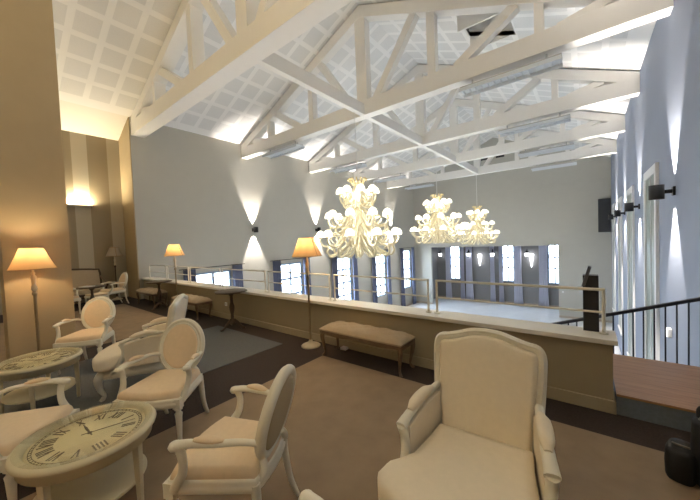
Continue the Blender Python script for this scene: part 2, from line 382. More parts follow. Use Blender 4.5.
# ------------------------------------------------------------------ curtains
def curtain_mesh(width, ztop, zbot, folds, flare, seed, amp=.035):
    rnd = random.Random(seed); nx, nz = folds * 6, 10; th = .012; front = []; mb = MB()
    ph = rnd.random() * 6
    def pt(i, k, off):
        u = i / nx; v = k / nz
        wv = width * (1 + flare * max(0, v - .45) ** 1.5)
        x = (u - .5) * wv + flare * .12 * max(0, v - .55) * width
        y = amp * (1 + .5 * v) * math.sin(2 * PI * folds * u + ph + .4 * math.sin(3 * v)) + off
        return (x, y, ztop + (zbot - ztop) * v)
    n = nx + 1
    vs = [pt(i, k, 0) for k in range(nz + 1) for i in range(n)] + [pt(i, k, th) for k in range(nz + 1) for i in range(n)]
    o = (nz + 1) * n; fs = []
    for k in range(nz):
        for i in range(nx):
            a, b, c, d = k*n+i, k*n+i+1, (k+1)*n+i+1, (k+1)*n+i; fs += [(a, b, c, d), (o+a, o+d, o+c, o+b)]
        fs += [(k*n, (k+1)*n, o+(k+1)*n, o+k*n), (k*n+nx, o+k*n+nx, o+(k+1)*n+nx, (k+1)*n+nx)]
    for i in range(nx): fs += [(i, o+i, o+i+1, i+1), (nz*n+i, nz*n+i+1, o+nz*n+i+1, o+nz*n+i)]
    return mb.add(vs, fs, True)
ordn = ['first', 'second', 'third', 'fourth', 'last']
for i, c in enumerate(WINL):
    for s in (-1, 1):
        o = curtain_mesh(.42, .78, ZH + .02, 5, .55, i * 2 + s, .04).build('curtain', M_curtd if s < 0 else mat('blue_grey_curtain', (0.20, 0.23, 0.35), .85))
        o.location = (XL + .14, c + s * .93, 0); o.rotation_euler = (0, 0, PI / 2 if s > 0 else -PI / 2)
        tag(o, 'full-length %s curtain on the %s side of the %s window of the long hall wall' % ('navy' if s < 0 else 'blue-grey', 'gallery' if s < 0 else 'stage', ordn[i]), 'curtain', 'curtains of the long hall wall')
    o = MB().tube([(XL + .13, c - 1.25, .80), (XL + .13, c + 1.25, .80)], .014, 8).build('curtain_rod', M_black)
    tag(o, 'black curtain rod over the %s window of the long hall wall' % ordn[i], 'curtain rod', 'curtain rods')
for k, (x0, x1, lab) in enumerate(((-9.55, -9.05, 'lilac stage curtain beside the jamb nearest the long wall'), (-8.3, -7.95, 'narrow lilac stage curtain on the inner edge of the window near the long wall'), (-7.85, -7.25, 'lilac stage curtain under the second lantern'),
                     (-6.0, -5.62, 'lilac stage curtain under the third lantern'), (-5.36, -5.02, 'lilac stage curtain touching the outer edge of the middle stage window'), (-4.35, -3.75, 'lilac stage curtain between the middle window and the fourth lantern'), (-2.75, -2.15, 'lilac stage curtain beside the window next to the black speaker'))):
    o = curtain_mesh((x1 - x0) * .82, .90, ZH + .02, 5, .75, 40 + k, .05).build('stage_curtain', M_curt); o.location = ((x0 + x1) / 2, YB - .16, 0)
    tag(o, lab, 'curtain', 'lilac curtains on the stage')

# ------------------------------------------------------------------ roof trusses
def make_truss():
    t = thing('roof_truss', '', 'roof truss'); th = .14
    MB().box(-6.06, 6.06, -th, th, 0, .41).build('tie_beam', M_beam, t, .006)
    for s in (-1, 1):
        pts = [(0, -th + .01, 7.80 - 5.08), (s * 6.06, -th + .01, 7.80 - .41 * 6.06 - 5.08), (s * 6.06, -th + .01, 8.12 - .415 * 6.06 - 5.08), (0, -th + .01, 8.12 - 5.08)]
        MB().prism(pts, (0, 2 * th - .02, 0)).build('rafter', M_beam, t)
        for d, hw in ((2.05, .10), (4.25, .08)):
            MB().box(s*d - hw, s*d + hw, -th + .03, th - .03, .40, 7.83 - .41 * d - 5.08).build('post', M_beam, t, .004)
        for a, b, hw in ((1.62, .42, .10), (3.85, 2.62, .10), (5.35, 4.55, .08)):
            za = 7.83 - .41 * a - 5.08; A = Vector((s * a, 0, za)); B = Vector((s * b, 0, .38)); d = (B - A).normalized(); n = Vector((d.z, 0, -d.x))
            MB().bar(A, B, n * hw, (0, th - .045, 0)).build('strut', M_beam, t, .004)
    MB().box(-.17, .17, -th + .02, th - .02, .40, 2.75).build('king_post', M_beam, t, .004)
    return t
TY = [3.44, 7.22, 11.01, 14.74, 18.54]
tl = ['white roof truss above the parapet, over the lounge edge', 'white roof truss nearest beyond the parapet truss, its king post by the big chandelier cable', 'third white roof truss counting from the parapet', 'fourth white roof truss counting from the parapet', 'white roof truss closest to the end wall']
tr = make_truss(); tr.location = (RX, TY[0], 5.08); tr['label'] = tl[0]; tr['group'] = 'white roof trusses'
for yy, l in zip(TY[1:], tl[1:]): dup(tr, (RX, yy, 5.08), 0, l, 'white roof trusses')
TY2 = TY + [YE + .14]
bl = ['tie between the parapet truss and the second truss', 'tie between the second and third truss', 'tie between the third and fourth truss', 'tie between the fourth and last truss', 'tie between the last truss and the end wall']
tr.scale = (1, 1.3, 1); tr.location.y = 3.48
for i in range(4):
    o = MB().box(-.07, .07, TY2[i] + (.14 if i else .222), TY2[i+1] - .14, 0, .30).build('ridge_tie', M_beam, None, .005); o.location = (RX + .02, 0, 5.08)
    tag(o, 'white longitudinal ' + bl[i], 'beam', 'longitudinal roof ties')

# fluorescent fixtures under the trusses
def make_fluo():
    t = thing('ceiling_fixture', '', 'light fixture')
    MB().box(-.95, .95, -.12, .12, -.06, .0).build('housing', M_fluob, t, .01)
    f = MB()
    for k in range(15): x = -.90 + k * 1.80 / 14; f.box(x - .006, x + .006, -.18, .18, -.10, -.062)
    f.box(-.95, .95, -.195, -.18, -.14, -.06).box(-.95, .95, .18, .195, -.14, -.06).box(-.95, .95, -.18, .18, -.066, -.06)
    f.build('louvre', M_fluo, t)
    for s in (-.7, .7): MB().tube([(s, 0, 0), (s, 0, .12)], .02, 8).build('bracket', M_fluob, t)
    return t
fx = make_fluo(); first = True
for i, yy in enumerate(TY[1:]):
    for x, side in ((-1.28, 'skylight'), (-8.6, 'long wall')):
        lab = 'grey louvred strip light under the %s roof truss on the %s half' % (['second', 'third', 'fourth', 'last'][i], side)
        if first: fx.location = (x, yy, 4.96); fx['label'] = lab; fx['group'] = 'strip lights under the trusses'; first = False
        else: dup(fx, (x, yy, 4.96), 0, lab, 'strip lights under the trusses')

# ------------------------------------------------------------------ wall sconces of the hall
def spot(parent, up, watts, size, blend):
    l = bpy.data.lights.new('sconce_beam', 'SPOT'); l.energy = watts; l.spot_size = math.radians(size); l.spot_blend = blend
    l.color = (1.0, 0.90, 0.80); l.shadow_soft_size = .02
    o = bpy.data.objects.new('sconce_beam', l); COL.objects.link(o); o.parent = parent; o.location = (0, .11, .13 if up else -.13)
    o.rotation_euler = (PI - .05 if up else .05, 0, 0)
def make_sconce(r=.095, d=.21):
    t = thing('wall_sconce', '', 'wall light')
    MB().lathe([(r, -.115), (r, .115), (r - .012, .115), (r - .012, .06), (.005, .06)], seg=24).lathe([(r - .012, -.05), (r - .012, -.115), (r, -.115)], seg=24, caps=False).build('lamp_body', M_black, t)
    MB().box(-.03, .03, r - .01, d - .03, -.03, .03).build('arm', M_black, t, .004)
    MB().box(-.055, .055, d - .03, d, -.07, .07).build('wall_plate', M_black, t, .004)
    spot(t, True, SPOT_UP, 58, .6); spot(t, False, SPOT_DN, 60, .5)
    return t
sc = make_sconce(); first = True
for k, yy in enumerate((7.45, 11.2, 15.0, 18.8)):
    lab = 'black drum sconce casting beams up and down the long hall wall, %s from the gallery' % ['first', 'second', 'third', 'fourth'][k]
    if first: sc.location = (XL + .21, yy, 2.17); sc.rotation_euler = (0, 0, PI / 2); tag(sc, lab, None, 'drum sconces'); first = False
    else: dup(sc, (XL + .21, yy, 2.17), PI / 2, lab, 'drum sconces')
for k, yy in enumerate((7.03, 11.05, 14.9, 18.7)):
    dup(sc, (XR - .21, yy, 2.17), -PI / 2, 'black drum sconce on the blue-grey wall above the stair, %s from the gallery' % ['first', 'second', 'third', 'fourth'][k], 'drum sconces')

# ------------------------------------------------------------------ chandeliers
def make_chandelier():
    t = thing('chandelier', '', 'chandelier')        # origin at the underside
    body = MB().lathe([(.02, .0), (.07, .03), (.10, .10), (.05, .18), (.09, .3), (.17, .42), (.12, .55), (.08, .7), (.13, .85), (.20, 1.0), (.13, 1.15), (.09, 1.3), (.14, 1.42), (.20, 1.55), (.22, 1.75), (.15, 1.9), (.10, 2.0), (.12, 2.05)], seg=20)
    body.build('centre_column', M_chand, t)
    cr = MB()
    for k in range(12):
        a = 2 * PI * k / 12; c, s = math.cos(a), math.sin(a)
        cr.tube([(r * c, r * s, z) for r, z in [(p.x, p.z) for p in bez([(.08, 0, 1.95), (.18, 0, 2.04), (.22, 0, 2.14), (.27, 0, 2.15), (.28, 0, 2.10)], 4)]], .018, 6)
    cr.build('crown', M_gold, t)
    # tiers: radius, shade height, root height, count, phase
    for R, zs, zr, n, ph in ((.52, 1.80, 1.72, 8, .0), (.90, 1.16, 1.22, 9, .2), (1.16, .64, .80, 10, .1)):
        path = bez([(.10, 0, zr + .12), (.3 * R, 0, zr + .02), (.62 * R, 0, zs - .27), (.90 * R, 0, zs - .30), (R + .02, 0, zs - .16), (R, 0, zs - .06)], 6)
        arm = MB().tube(path, lerps([.034, .036, .034, .03, .026, .024], len(path)), 8)
        curl = bez([(.62 * R, 0, zs - .27), (.62 * R + .14, 0, zs - .12), (.62 * R + .05, 0, zs - .02), (.62 * R - .05, 0, zs - .07), (.62 * R - .02, 0, zs - .15)], 5)
        arm.tube(curl, .02, 6); arm.lathe([(.03, -.09), (.075, -.06), (.085, -.045), (.02, -.04)], R, 0, 12, zs)
        sh = MB().lathe([(.125, -.05), (.135, -.03), (.125, .03), (.095, .085), (.05, .12), (.012, .13)], R, 0, 16, zs)
        me_arm = me_sh = None
        for k in range(n):
            a = 2 * PI * k / n + ph
            if me_arm is None:
                o = arm.build('arm', M_chand, t); s_ = sh.build('lamp_shade', M_cshade, o); me_arm, me_sh = o.data, s_.data
            else:
                o = bpy.data.objects.new('arm', me_arm); COL.objects.link(o); o.parent = t
                s_ = bpy.data.objects.new('lamp_shade', me_sh); COL.objects.link(s_); s_.parent = o
            o.rotation_euler = (0, 0, a)
    for R, zs, n in ((.40, 1.66, 3), (.72, 1.02, 4), (.95, .50, 5)):
        for k in range(n):
            l = bpy.data.lights.new('chandelier_bulbs', 'POINT'); l.energy = CHAND_W; l.color = (1.0, .95, .86); l.shadow_soft_size = .04
            o = bpy.data.objects.new('chandelier_bulbs', l); COL.objects.link(o); o.parent = t; a = 2 * PI * (k + .5) / n; o.location = (R * math.cos(a), R * math.sin(a), zs)
    # curled glass plumes without lamps
    for (p, n, rad, ph) in (([(.12, 0, 1.12), (.35, 0, .86), (.66, 0, .68), (.86, 0, .72), (.84, 0, .86), (.74, 0, .86)], 10, .03, .1),
                            ([(.10, 0, .62), (.34, 0, .40), (.70, 0, .14), (.92, 0, .06), (1.02, 0, .18), (.95, 0, .30), (.86, 0, .24)], 12, .034, 0),
                            ([(.08, 0, .42), (.24, 0, .20), (.46, 0, .04), (.62, 0, .06), (.64, 0, .18), (.55, 0, .20)], 10, .03, .3),
                            ([(.10, 0, 1.60), (.22, 0, 1.42), (.38, 0, 1.38), (.46, 0, 1.48), (.40, 0, 1.58), (.32, 0, 1.52)], 8, .027, .4)):
        path = bez(p, 5); me = None
        for k in range(n):
            if me is None: o = MB().tube(path, lerps([.8 * rad, rad, rad, rad * .7], len(path)), 7).build('glass_plume', M_chand, t); me = o.data
            else: o = bpy.data.objects.new('glass_plume', me); COL.objects.link(o); o.parent = t
            o.rotation_euler = (0, 0, 2 * PI * k / n + ph)
    MB().tube([(0, 0, 2.03), (0, 0, 3.98)], .012, 6).build('cable', M_white, t)
    return t
ch = make_chandelier()
cl = ['largest-looking milk glass chandelier of tiered lit shades, beside the lamp by the parapet', 'milk glass chandelier hanging second from the gallery, above the stage opening edge', 'milk glass chandelier hanging furthest down the hall, near the end wall']
ch.location = (RX + .02, 6.7, 1.10); tag(ch, cl[0], None, 'milk glass chandeliers'); ch.scale = (.92, .92, 1)
dup(ch, (RX + .02, 12.3, 1.28), .15, cl[1], 'milk glass chandeliers').scale = (.92, .92, 3.80 / 3.98)
dup(ch, (RX + .02, 18.2, 1.02), .3, cl[2], 'milk glass chandeliers').scale = (.90, .90, 4.06 / 3.98)

# ------------------------------------------------------------------ railing on the coping
def make_rail(L):
    t = thing('guard_rail', '', 'railing')
    for x in (.0, L):
        p = MB().tube([(x, 0, 0), (x, 0, .40)], .014, 10).lathe([(.035, 0), (.035, .012), (.016, .014)], x, 0, 14); p.build('post', M_steel, t)
    MB().tube([(-.01, 0, .40), (L + .01, 0, .40)], .013, 10).build('top_rail', M_steel, t)
    MB().tube([(0, 0, .195), (L, 0, .195)], .010, 8).build('mid_rail', M_steel, t)
    return t
rails = [(-1.44, .115, 'steel guard rail section at the stair end of the coping'), (-3.09, -1.55, 'steel guard rail section behind the white bergere and tufted bench'), (-4.75, -3.19, 'steel guard rail section behind the lit lamp by the tufted bench'), (-6.42, -4.85, 'steel guard rail section behind the dark table with a top over the coping'),
         (-8.0, -6.52, 'steel guard rail section behind the middle bench'), (-9.4, -8.1, 'steel guard rail section behind the far pedestal table'), (-10.78, -9.5, 'steel guard rail section ending at the long hall wall')]
for a, b, lab in rails:
    r = make_rail(b - a); r.location = (a, 3.5, .66); tag(r, lab, None, 'guard rail sections on the coping')

# ------------------------------------------------------------------ stair landing, flight and handrail
struct('stair_1', MB().box(PX1 + .02, XR, YP, 4.46, -.25, .165), mat('blue_riser', (0.16, 0.19, 0.23), 1.0, noise=.1, nscale=40), label='blue carpeted riser of the landing')
struct('trim_3', MB().box(PX1 + .02, XR, YP - .012, 4.47, .165, .185), M_stairw, label='oak boards of the stair landing')
st = MB(); n = 21; rise = (ZH - .168) / n
for k in range(1, n):
    x1 = PX1 - (k - 1) * .30 + .02; st.box(x1 - .32, x1, 3.68, 4.44, .168 + rise * k - .05, .168 + rise * k)
st.prism([(PX1 + .02, 4.40, .10), (PX1 + .02, 4.40, -.25), (PX1 - 6.0, 4.40, ZH), (PX1 - 6.0, 4.40, ZH + .35)], (0, .05, 0))
struct('stair_2', st, M_stairw, label='oak stair flight down to the hall')
hr = thing('stair_railing', 'dark navy stair handrail with slim balusters beyond the oak landing', 'railing')
sl = 0.352
def hz(x): return .866 + (x - .887) * sl
MB().bar((XR - .02, 4.5, hz(XR - .02)), (-4.6, 4.5, hz(-4.6)), (0, .024, 0), (0, 0, .018)).build('handrail', M_navyrail, hr, .006)
for k in range(64):
    x = 1.06 - k * .083
    MB().tube([(x, 4.5, hz(x)), (x, 4.5, hz(x) - 1.12)], .0075, 6).build('baluster', M_navyrail, hr)
MB().bar((XR - .02, 4.5, hz(XR - .02) - 1.1), (-4.6, 4.5, hz(-4.6) - 1.1), (0, .018, 0), (0, 0, .02)).build('bottom_rail', M_navyrail, hr)

# ------------------------------------------------------------------ carpets
def carpet(name, x0, x1, y0, y1, m, lab, z=0.0):
    o = MB().box(x0, x1, y0, y1, z, z + .006).build(name, m); tag(o, lab, 'rug'); return o
carpet('rug', -2.9, XR - .02, -3.2, 2.975, M_beige, 'large beige carpet field under the white bergere')
carpet('rug', -5.75, -3.78, -1.6, 2.99, M_blue, 'blue-grey carpet field under the group of oval chairs')
carpet('rug', -10.6, -6.45, -1.6, 2.72, M_beige, 'beige carpet field in front of the sofa by the striped wall')

# ------------------------------------------------------------------ chairs
def dome(outline, base, normal, depth, steps=5, edge=.16):
    """rings from an outline inwards, bulging along the normal"""
    O = [Vector(p) for p in outline]; c = sum(O, Vector()) / len(O); nrm = Vector(normal); rs = []
    for k in range(steps + 1):
        a = k / steps * PI / 2; sc = max(.03, 1 - edge * (1 - math.cos(a)) - (0 if k < steps else 0))
        rs.append([c + (p - c) * sc + nrm * depth * math.sin(a) for p in O])
    for q in (.6, .3, .04): rs.append([c + (p - c) * (1 - edge) * q + nrm * depth * (1 + .12 * (1 - q)) for p in O])
    return rs
def sdf_outline(front_w, rear_w, yf, yr, bow=.05, n=9):
    pts = []
    for i in range(n): t = i / (n - 1) * 2 - 1; pts.append((t * front_w, yf - bow * (1 - t * t), 0))
    for i in range(1, 5): t = i / 5; pts.append((front_w + (rear_w - front_w) * t, yf + (yr - yf) * t, 0))
    for i in range(n): t = 1 - i / (n - 1) * 2; pts.append((t * rear_w, yr + .03 * (1 - t * t), 0))
    for i in range(1, 5): t = i / 5; pts.append((-rear_w - (front_w - rear_w) * t, yr + (yf - yr) * t, 0))
    return [Vector(p) for p in pts]
def make_oval_chair():
    t = thing('oval_back_armchair', '', 'armchair')
    out = sdf_outline(.275, .215, -.26, .22)
    r = MB(); r.rings([[p * 1 + Vector((0, 0, z)) for p in out] if s == 1 else [Vector((p.x * s, p.y * s, z)) for p in out] for s, z in ((.96, .355), (1.0, .365), (1.0, .395), (.97, .405), (.99, .42), (.94, .43))])
    r.build('seat_rail', M_wchair, t)
    so = [Vector((p.x * .93, p.y * .93, .425)) for p in out]
    MB().rings(dome(so, None, (0, 0, 1), .062, 6, .13)).build('seat', M_peach, t)
    tilt = Matrix.Translation((0, .262, .685)) @ Matrix.Rotation(math.radians(-15), 4, 'X')
    N = 40; A, B = .198, .236
    def ell(a, b, y): return [tilt @ Vector((a * math.cos(2 * PI * k / N), y, b * math.sin(2 * PI * k / N))) for k in range(N)]
    fr = MB().tube(ell(A, B, 0), .028, 10, True).tube(ell(A - .024, B - .024, -.022), .009, 6, True).tube(ell(A + .006, B + .006, -.024), .007, 6, True)
    for s in (-1, 1): fr.tube(bez([tilt @ Vector((s * .125, .005, -B + .04)), (s * .15, .235, .44), (s * .165, .215, .39)], 5), .022, 8)
    fr.build('back_frame', M_wchair, t)
    nrm = (tilt.to_3x3() @ Vector((0, -1, 0)))
    MB().rings(dome(ell(A - .02, B - .02, .0), None, nrm, .038, 5, .14)).build('backrest', M_peach, t)
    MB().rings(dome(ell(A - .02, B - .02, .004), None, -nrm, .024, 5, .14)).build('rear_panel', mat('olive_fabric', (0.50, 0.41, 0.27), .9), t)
    for s in (-1, 1):
        p = bez([tilt @ Vector((s * .190, .0, -.075)), (s * .232, .16, .645), (s * .266, .03, .652), (s * .282, -.09, .656), (s * .288, -.165, .645)], 6)
        a = MB().tube(p, lerps([.020, .021, .023, .026, .03], len(p)), 10, flat=.72, up=(0, 0, 1)); a.lathe([(.004, -.020), (.026, -.016), (.034, 0), (.026, .016), (.004, .020)], s * .288, -.172, 14, .642)
        ar = a.build('armrest', M_wchair, t)
        q = bez([(s * .256, .08, .664), (s * .271, .0, .676), (s * .280, -.07, .676)], 5)
        MB().tube(q, lerps([.012, .024, .026, .022, .012], len(q)), 10, flat=.7, up=(0, 0, 1)).build('arm_pad', M_peach, ar)
        q = bez([(s * .287, -.155, .645), (s * .287, -.135, .58), (s * .279, -.145, .50), (s * .266, -.19, .43), (s * .26, -.215, .385)], 5)
        MB().tube(q, lerps([.024, .021, .023, .027, .026], len(q)), 10).build('arm_support', M_wchair, t)
        MB().box(s * .245 - .03, s * .245 + .03, -.27, -.215, .345, .425).lathe([(.012, 0), (.016, .03), (.015, .06), (.026, .27), (.030, .30), (.019, .312), (.019, .325), (.032, .335), (.030, .35)], s * .245, -.243, 14).build('leg', M_wchair, t)
        q = bez([(s * .195, .205, .40), (s * .198, .215, .26), (s * .20, .24, .12), (s * .205, .285, .0)], 5)
        MB().tube(q, lerps([.026, .024, .019, .015], len(q)), 8, up=(0, 1, 0)).build('leg', M_wchair, t)
    return t
def make_bergere():
    t = thing('bergere_armchair', '', 'armchair')
    out = []
    half = [(0, -.435), (.12, -.43), (.25, -.405), (.345, -.355), (.385, -.29), (.375, -.215), (.325, -.15), (.29, -.09), (.275, 0), (.258, .12), (.25, .24)]
    out = [Vector((x, y, 0)) for x, y in half] + [Vector((-x, y, 0)) for x, y in half[::-1][:-1]]
    def sc(z, k): return [Vector((p.x * k, (p.y + .1) * k - .1, z)) for p in out]
    MB().rings([sc(.335, .94), sc(.345, .985), sc(.375, 1.0), sc(.42, 1.0), sc(.448, .985), sc(.465, .94), sc(.474, .80), sc(.48, .5), sc(.482, .1)]).build('seat_cushion', M_cream, t)
    ro = sdf_outline(.31, .27, -.33, .28, .07)
    MB().rings([[Vector((p.x * k, p.y * k, z)) for p in ro] for k, z in ((.95, .225), (1, .24), (1, .29), (.97, .30), (.985, .325), (.95, .338))]).build('seat_rail', M_wchair, t)
    tilt = Matrix.Translation((0, .27, .34)) @ Matrix.Rotation(math.radians(-12), 4, 'X')
    prof = [(.245, .0), (.262, .20), (.275, .36), (.283, .50), (.282, .575), (.262, .612), (.215, .622), (.15, .640), (.08, .662), (.0, .670)]
    def shape(inset, y):
        R = [(x - inset * (1 if x > .2 else x / .2), z - (inset if z > .58 else 0)) for x, z in prof]
        sm = bez([(x, 0, z) for x, z in R], 4)
        L = [tilt @ Vector((p.x, y, p.z)) for p in sm]; return L + [tilt @ Vector((-p.x, y, p.z)) for p in sm[::-1][1:]]
    fr = MB().tube(shape(0, 0), .028, 10, up=tuple(tilt.to_3x3() @ Vector((0, -1, 0)))); fr.tube(shape(.026, -.022), .008, 6); fr.tube(shape(-.008, -.024), .008, 6)
    fr.build('back_frame', M_wchair, t)
    nrm = tilt.to_3x3() @ Vector((0, -1, 0))
    MB().rings(dome(shape(.015, -.004), None, nrm, .055, 6, .10)).build('backrest', M_cream, t)
    MB().rings(dome(shape(.015, 0), None, -nrm, .022, 5, .12)).build('rear_panel', M_cream, t)
    for s in (-1, 1):
        top = [(.27, .655), (.14, .65), (.02, .63), (-.075, .60)]
        rr = []
        for yy, zz in top[::-1]:
            x = s * (.268 + .055 * (.27 - yy) / .345); rr.append([Vector((x - .022, yy, .34)), Vector((x + .022, yy, .34)), Vector((x + .024, yy, zz - .02)), Vector((x - .024, yy, zz - .02))])
        MB().rings(rr, smooth=False).build('side_panel', M_cream, t, .008)
        p = bez([tilt @ Vector((s * .268, 0, .33)), (s * .284, .18, .662), (s * .304, .06, .648), (s * .320, -.05, .625), (s * .330, -.115, .60)], 6)
        a = MB().tube(p, lerps([.022, .024, .026, .028, .033], len(p)), 10, flat=.7, up=(0, 0, 1)).build('armrest', M_wchair, t)
        q = bez([(s * .280, .22, .678), (s * .294, .13, .682), (s * .308, .04, .668), (s * .316, -.03, .648)], 5)
        MB().tube(q, lerps([.014, .033, .036, .033, .016], len(q)), 10, flat=.75, up=(0, 0, 1)).build('arm_pad', M_cream, a)
        q = bez([(s * .330, -.105, .60), (s * .326, -.085, .53), (s * .318, -.10, .45), (s * .308, -.16, .36), (s * .298, -.22, .29)], 5)
        MB().tube(q, lerps([.028, .024, .026, .03, .03], len(q)), 10).build('arm_support', M_wchair, t)
        q = bez([(s * .275, -.31, .30), (s * .298, -.34, .24), (s * .285, -.335, .13), (s * .262, -.31, .05), (s * .275, -.335, .0)], 5)
        MB().tube(q, lerps([.04, .040, .026, .018, .024], len(q)), 10).build('leg', M_wchair, t)
        q = bez([(s * .235, .26, .30), (s * .238, .275, .17), (s * .24, .32, .0)], 5)
        MB().tube(q, lerps([.03, .026, .019], len(q)), 8).build('leg', M_wchair, t)
    return t
G = 'white oval-back armchairs'
oc = make_oval_chair()
oc.location = (-1.585, .90, .009); oc.rotation_euler = (0, 0, face(-.87, -.49)); oc.scale = (.96, .96, .96); tag(oc, 'white oval-back armchair seen from behind, facing the big clock table from the beige carpet', None, G)
dup(oc, (-2.85, 1.00, .009), face(.60, -.80), 'white oval-back armchair facing out over the big clock table, peach oval back in full view', G)
dup(oc, (-5.42, .98, .009), face(.78, -.62), 'white oval-back armchair between the tan pier and the smaller-looking clock table', G)
dup(oc, (-3.0, .09, .009), face(.7, .7), 'white oval-back armchair cut by the frame edge, turned away between the two clock tables', G)
dup(oc, (-10.62, 2.52, .009), face(.15, -.99), 'white oval-back armchair seen in profile by the unlit lamp at the striped wall', G)
dup(oc, (-10.1, 1.35, .009), face(.9, .45), 'white armchair mostly hidden by the tan pier, at the dark table before the sofa', G)
dup(oc, (-.68, .47, .009), face(-1, 0), 'white armchair below the frame, only its arm tip showing', G)
GB = 'cream bergere armchairs'
bg = make_bergere(); bg.location = (-.455, 1.50, .009); bg.rotation_euler = (0, 0, face(.07, -.998)); tag(bg, 'large cream bergere armchair with crested square back, alone on the beige carpet', None, GB)
dup(bg, (-4.05, 1.22, .009), face(-.58, -.815), 'cream bergere armchair seen from its side behind the oval-back chairs, on the blue carpet', GB)

# ------------------------------------------------------------------ clock tables
def make_clock():
    t = thing('clock_table', '', 'side table'); r = .34
    MB().lathe([(.27, .40), (.315, .40), (.318, .445), (r - .012, .452), (r, .462), (r + .004, .474), (r - .004, .488), (r - .02, .495), (.292, .495), (.284, .485), (.280, .470), (.27, .466)], seg=56, caps=False).build('rim', M_table, t)
    d = MB().lathe([(.0005, .452), (.285, .452), (.285, .470), (.0005, .470)], seg=56).build('dial', M_dial, t)
    MB().lathe([(.0005, .496), (r - .02, .496), (r - .018, .499), (r - .02, .502), (.0005, .502)], seg=56).build('glass_top', M_tglass, t)
    rom = {1: 'I', 2: 'II', 3: 'III', 4: 'IIII', 5: 'V', 6: 'VI', 7: 'VII', 8: 'VIII', 9: 'IX', 10: 'X', 11: 'XI', 12: 'XII'}
    for n, s in rom.items():
        ang = math.radians(2.5 - (n - 4) * 30); mb = MB(); ws = {'I': .018, 'V': .036, 'X': .036}; W = sum(ws[c] for c in s); u = -W / 2; h0, h1 = .160, .230
        er = Vector((math.cos(ang), math.sin(ang), 0)); et = Vector((math.sin(ang), -math.cos(ang), 0))
        def stroke(u0, q0, u1, q1, wd):
            a = er * q0 + et * u0; b = er * q1 + et * u1; dd = (b - a).normalized(); nn = Vector((-dd.y, dd.x, 0))
            mb.bar(a + Vector((0, 0, .471)), b + Vector((0, 0, .471)), nn * wd / 2, (0, 0, .0012))
        for c in s:
            k = ws[c]; m = u + k / 2
            if c == 'I': stroke(m, h0, m, h1, .008)
            elif c == 'V': stroke(m - k*.36, h1, m, h0, .009); stroke(m + k*.36, h1, m, h0, .005)
            else: stroke(m - k*.36, h1, m + k*.36, h0, .009); stroke(m + k*.36, h1, m - k*.36, h0, .005)
            u += k
        mb.build('numeral', M_num, d)
    ring = MB()
    ring.tube([(.248 * math.cos(2*PI*k/64), .248 * math.sin(2*PI*k/64), .4705) for k in range(64)], .0016, 4, True); ring.tube([(.262 * math.cos(2*PI*k/64), .262 * math.sin(2*PI*k/64), .4705) for k in range(64)], .0016, 4, True)
    for k in range(60): a = 2*PI*k/60; ring.bar((.249*math.cos(a), .249*math.sin(a), .471), (.261*math.cos(a), .261*math.sin(a), .471), (-math.sin(a)*.0014, math.cos(a)*.0014, 0), (0, 0, .001))
    ring.build('minute_track', M_num, d)
    for ang, L, wd in ((74, .225, .006), (182, .135, .014)):
        a = math.radians(ang); e = Vector((math.cos(a), math.sin(a), 0)); q = Vector((-e.y, e.x, 0)); z = Vector((0, 0, .476))
        MB().rings([[z - e*.04 - q*.003, z - e*.04 + q*.003, z - e*.04 + q*.003 + Vector((0,0,.002)), z - e*.04 - q*.003 + Vector((0,0,.002))], [z + e*L*.55 - q*wd/2, z + e*L*.55 + q*wd/2, z + e*L*.55 + q*wd/2 + Vector((0,0,.002)), z + e*L*.55 - q*wd/2 + Vector((0,0,.002))], [z + e*L - q*.001, z + e*L + q*.001, z + e*L + q*.001 + Vector((0,0,.002)), z + e*L - q*.001 + Vector((0,0,.002))]], smooth=False).lathe([(.012, 0), (.012, .004), (.002, .006)], 0, 0, 12, .4745).build('hand', M_num, d)
    for k in range(4):
        a = math.radians(38 + 90 * k); c, s = math.cos(a), math.sin(a); q = Vector((-s, c, 0)); e = Vector((c, s, 0))
        def sq(rr, z, h): m_ = e * rr + Vector((0, 0, z)); return [m_ - q*h - e*h, m_ + q*h - e*h, m_ + q*h + e*h, m_ - q*h + e*h]
        MB().rings([sq(.285, 0, .013), sq(.285, .40, .020), sq(.285, .45, .020)], smooth=False).build('leg', M_table, t, .003)
    MB().lathe([(.0005, .150), (.268, .150), (.276, .158), (.276, .168), (.268, .176), (.0005, .176)], seg=48).build('shelf', M_table, t)
    return t
ct = make_clock(); ct.location = (-2.40, .405, .009); tag(ct, 'round cream clock-face table with clear Roman numerals, before the row of oval chairs', None, 'clock-face tables')
dup(ct, (-4.47, .40, .009), .6, 'round cream clock-face table in front of the lit lamp by the tan pier', 'clock-face tables')

